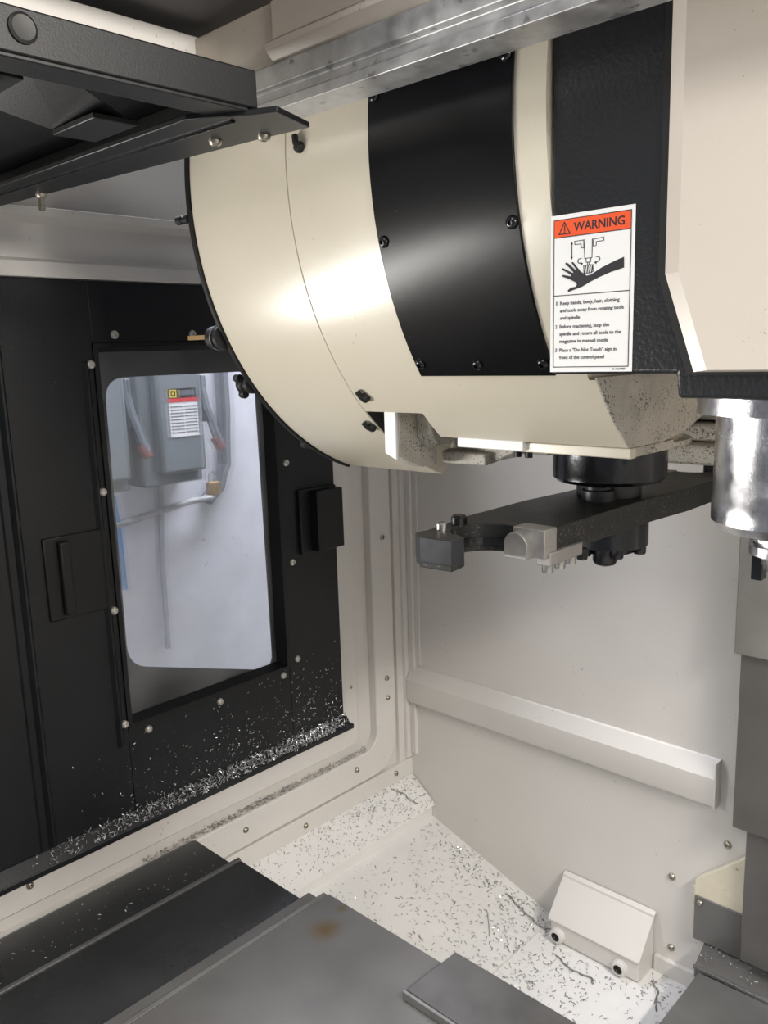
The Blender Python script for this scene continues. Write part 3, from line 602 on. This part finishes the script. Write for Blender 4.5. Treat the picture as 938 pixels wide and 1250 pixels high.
# ================================================================== lamps that light the place
def lamp_bar(name, a, b, dirv, label):
    t = thing(name, tuple((Vector(a)+Vector(b))/2), label, 'lamp')
    box('lamp_housing', a, b, BLACKP, t, .004)
    for y in (-.3, .3): box('lamp_bracket', (-1.699, y-.02, 1.18), (-1.594, y+.02, 1.22), BLACKP, t, .002)
    return t
lamp_bar('work_lamp', (-1.595, -.43, 1.12), (-1.545, .43, 1.28), None, 'long bar lamp on the side wall beside the black door')
t = thing('ceiling_lamp', (.82, .80, 2.04), 'long bar lamp high on the wall opposite the black door', 'lamp')
box('lamp_housing', (.80, .33, 1.98), (.86, 1.27, 2.08), BLACKP, t, .004)

# ================================================================== metal chips
def chips(name, n, sampler, m, label, lmin=.004, lmax=.011, wd=.0016, second=None, frac=0):
    v = []; f = []
    for i in range(n):
        p, nn = sampler(); nn = Vector(nn).normalized(); p = Vector(p)
        a = random.random()*6.283; t = nn.orthogonal().normalized(); b = nn.cross(t); d = t*math.cos(a)+b*math.sin(a); e = nn.cross(d)
        L = random.uniform(lmin, lmax); wv = wd*random.uniform(.5, 1.3); bend = random.uniform(-.5, .5)*L; lift = random.uniform(.0004, .0022)
        q = [p-d*L/2+nn*.0004, p+e*bend*.5+nn*(.0004+lift), p+d*L/2+nn*.0005*random.random()+nn*.0003]
        k = len(v)
        for c in q: v += [c-e*wv/2, c+e*wv/2+nn*wv*.5]
        f += [(k, k+1, k+3, k+2), (k+2, k+3, k+5, k+4)]
    mb = MB(); mb.add(v, f); o = mb.build(name, m)
    if second:
        o.data.materials.append(second); idx = []
        for i in range(n): idx += [1 if random.random() < frac else 0]*2
        o.data.polygons.foreach_set('material_index', idx)
    tag(o, label, 'metal chips', None, 'stuff'); return o
def floor_pt():
    if random.random() < .16:
        cx, cy, sg = random.choice([(-1.15, 1.80, .03), (-1.34, 1.78, .04), (-1.45, 1.80, .035), (-.98, 1.72, .05), (-1.20, 1.70, .04), (-.80, 1.76, .03), (-1.05, 1.60, .05)])
        x = min(-.71, max(-1.58, random.gauss(cx, sg))); y = min(YB-.01, random.gauss(cy, sg))
        if not (-1.12 < x < -.84 and y > 1.755): return (x, y, .044+(x+1.600)/.45*-.144 if x < -1.15 else -.10), ((.3, 0, .95) if x < -1.15 else (0, 0, 1))
    while True:
        x = random.uniform(-1.585, -.70); y = random.uniform(.98, YB-.01)
        dens = .30+.5*max(0, 1-abs(x+1.2)/.35)*(.4 if y < 1.5 else 1)+(.35 if y > 1.75 else 0)
        if -1.12 < x < -.84 and y > 1.755: continue
        if random.random() < dens: break
    z = .044+(x+1.600)/.45*-.144 if x < -1.15 else -.10
    return (x, y, z), ((.3, 0, .95) if x < -1.15 else (0, 0, 1))
chips('floor_chips', 2100, floor_pt, CHIPD, 'loose metal chips scattered over the white trough floor', .004, .013, .0020, CHIPL, .3)
def sill_pt():
    while True:
        t = random.random()**1.25; y = random.uniform(1.05, YB-.008)
        if random.random() < .25+.75*((y-1.05)/.8)**2: break
    return (-1.69+.104*t, y, .1705-.078*t), (.6, 0, .8)
chips('sill_chips', 800, sill_pt, CHIPD, 'fine grey metal chips lying on the sloped white sill', .003, .009, .0014)
def groove_pt():
    y = random.uniform(.9, 1.66); return (random.uniform(-1.699, -1.676), y, .319+abs(random.gauss(0, .003))), (0, 0, 1)
chips('groove_chips', 900, groove_pt, CHIPD, 'line of grey metal chips in the groove of the white wall', .003, .008, .0015)
def ledge_pt():
    y = min(1.535, max(.5, random.triangular(.60, 1.54, 1.45)))
    t = random.random()
    return (XD+.0195*(1-t)+.001, y, .4625+.025*t+abs(random.gauss(0, .004))), (.75, 0, .66)
chips('ledge_chips', 1500, ledge_pt, CHIPL, 'bright metal chips piled along the bottom ledge of the black door', .004, .010, .0013)
def door_pt():
    while True:
        y = random.uniform(.70, 1.52); z = .49+abs(random.gauss(0, .09))
        if random.random() < (y-.62)/.9 and z < .85 and not (y < 1.345 and .685 < z): break
    return (XD+.0005, y, z), (1, 0, 0)
chips('door_chips', 420, door_pt, CHIPL, 'sparse shiny chips stuck to the lower part of the black door', .003, .007, .0011)
def plate_pt():
    x = random.uniform(-1.57, -1.45); y = random.uniform(.45, .97); return (x, y, .3885), (0, 0, 1)
chips('cover_chips', 60, plate_pt, CHIPL, 'few shiny chips on the dark way cover plate by the wall', .003, .008, .0013)
def gut_pt():
    return (random.uniform(-.70, -.45), random.uniform(1.76, 1.84), .062), (0, 0, 1)
chips('gutter_chips', 120, gut_pt, CHIPD, 'dark chips in the gutter below the column cover', .003, .008, .0015)
# long curly shavings, one by one
def fz(x): return .044+(x+1.600)/.45*-.144 if x < -1.15 else -.10
sh_l = ['bright needle-like shaving lying on the sloped trough floor', 'dark curled shaving near the left end of the nozzle box', 'dark curled shaving below the front of the nozzle box', 'dark curled shaving at the right foot of the nozzle box', 'dark curled shaving on the end of the sloped sill']
paths = [[(-1.27, 1.70), (-1.235, 1.66), (-1.215, 1.635)], [(-1.28, 1.80), (-1.20, 1.79), (-1.14, 1.79), (-1.12, 1.81)], [(-1.06, 1.72), (-1.0, 1.70), (-.95, 1.71), (-.93, 1.69)], [(-.83, 1.80), (-.80, 1.78), (-.79, 1.74), (-.77, 1.71)], [(-1.67, 1.74), (-1.645, 1.77), (-1.62, 1.775), (-1.60, 1.80)]]
for i, (p, l) in enumerate(zip(paths, sh_l)):
    pts = []
    for a, b in zip(p[:-1], p[1:]):
        for k in range(4): t = k/4; x = a[0]*(1-t)+b[0]*t; y = a[1]*(1-t)+b[1]*t; z = fz(x) if x > -1.588 else .092-.75*(x+1.586); pts.append((x, y+(.003*math.sin(k*2) if i else 0), z+.003))
    tag(MB().tube(pts, .0022 if i else .0018, 6).build('metal_shaving', CHIPD if i else CHIPL, None, 0, True), l, 'metal shaving')
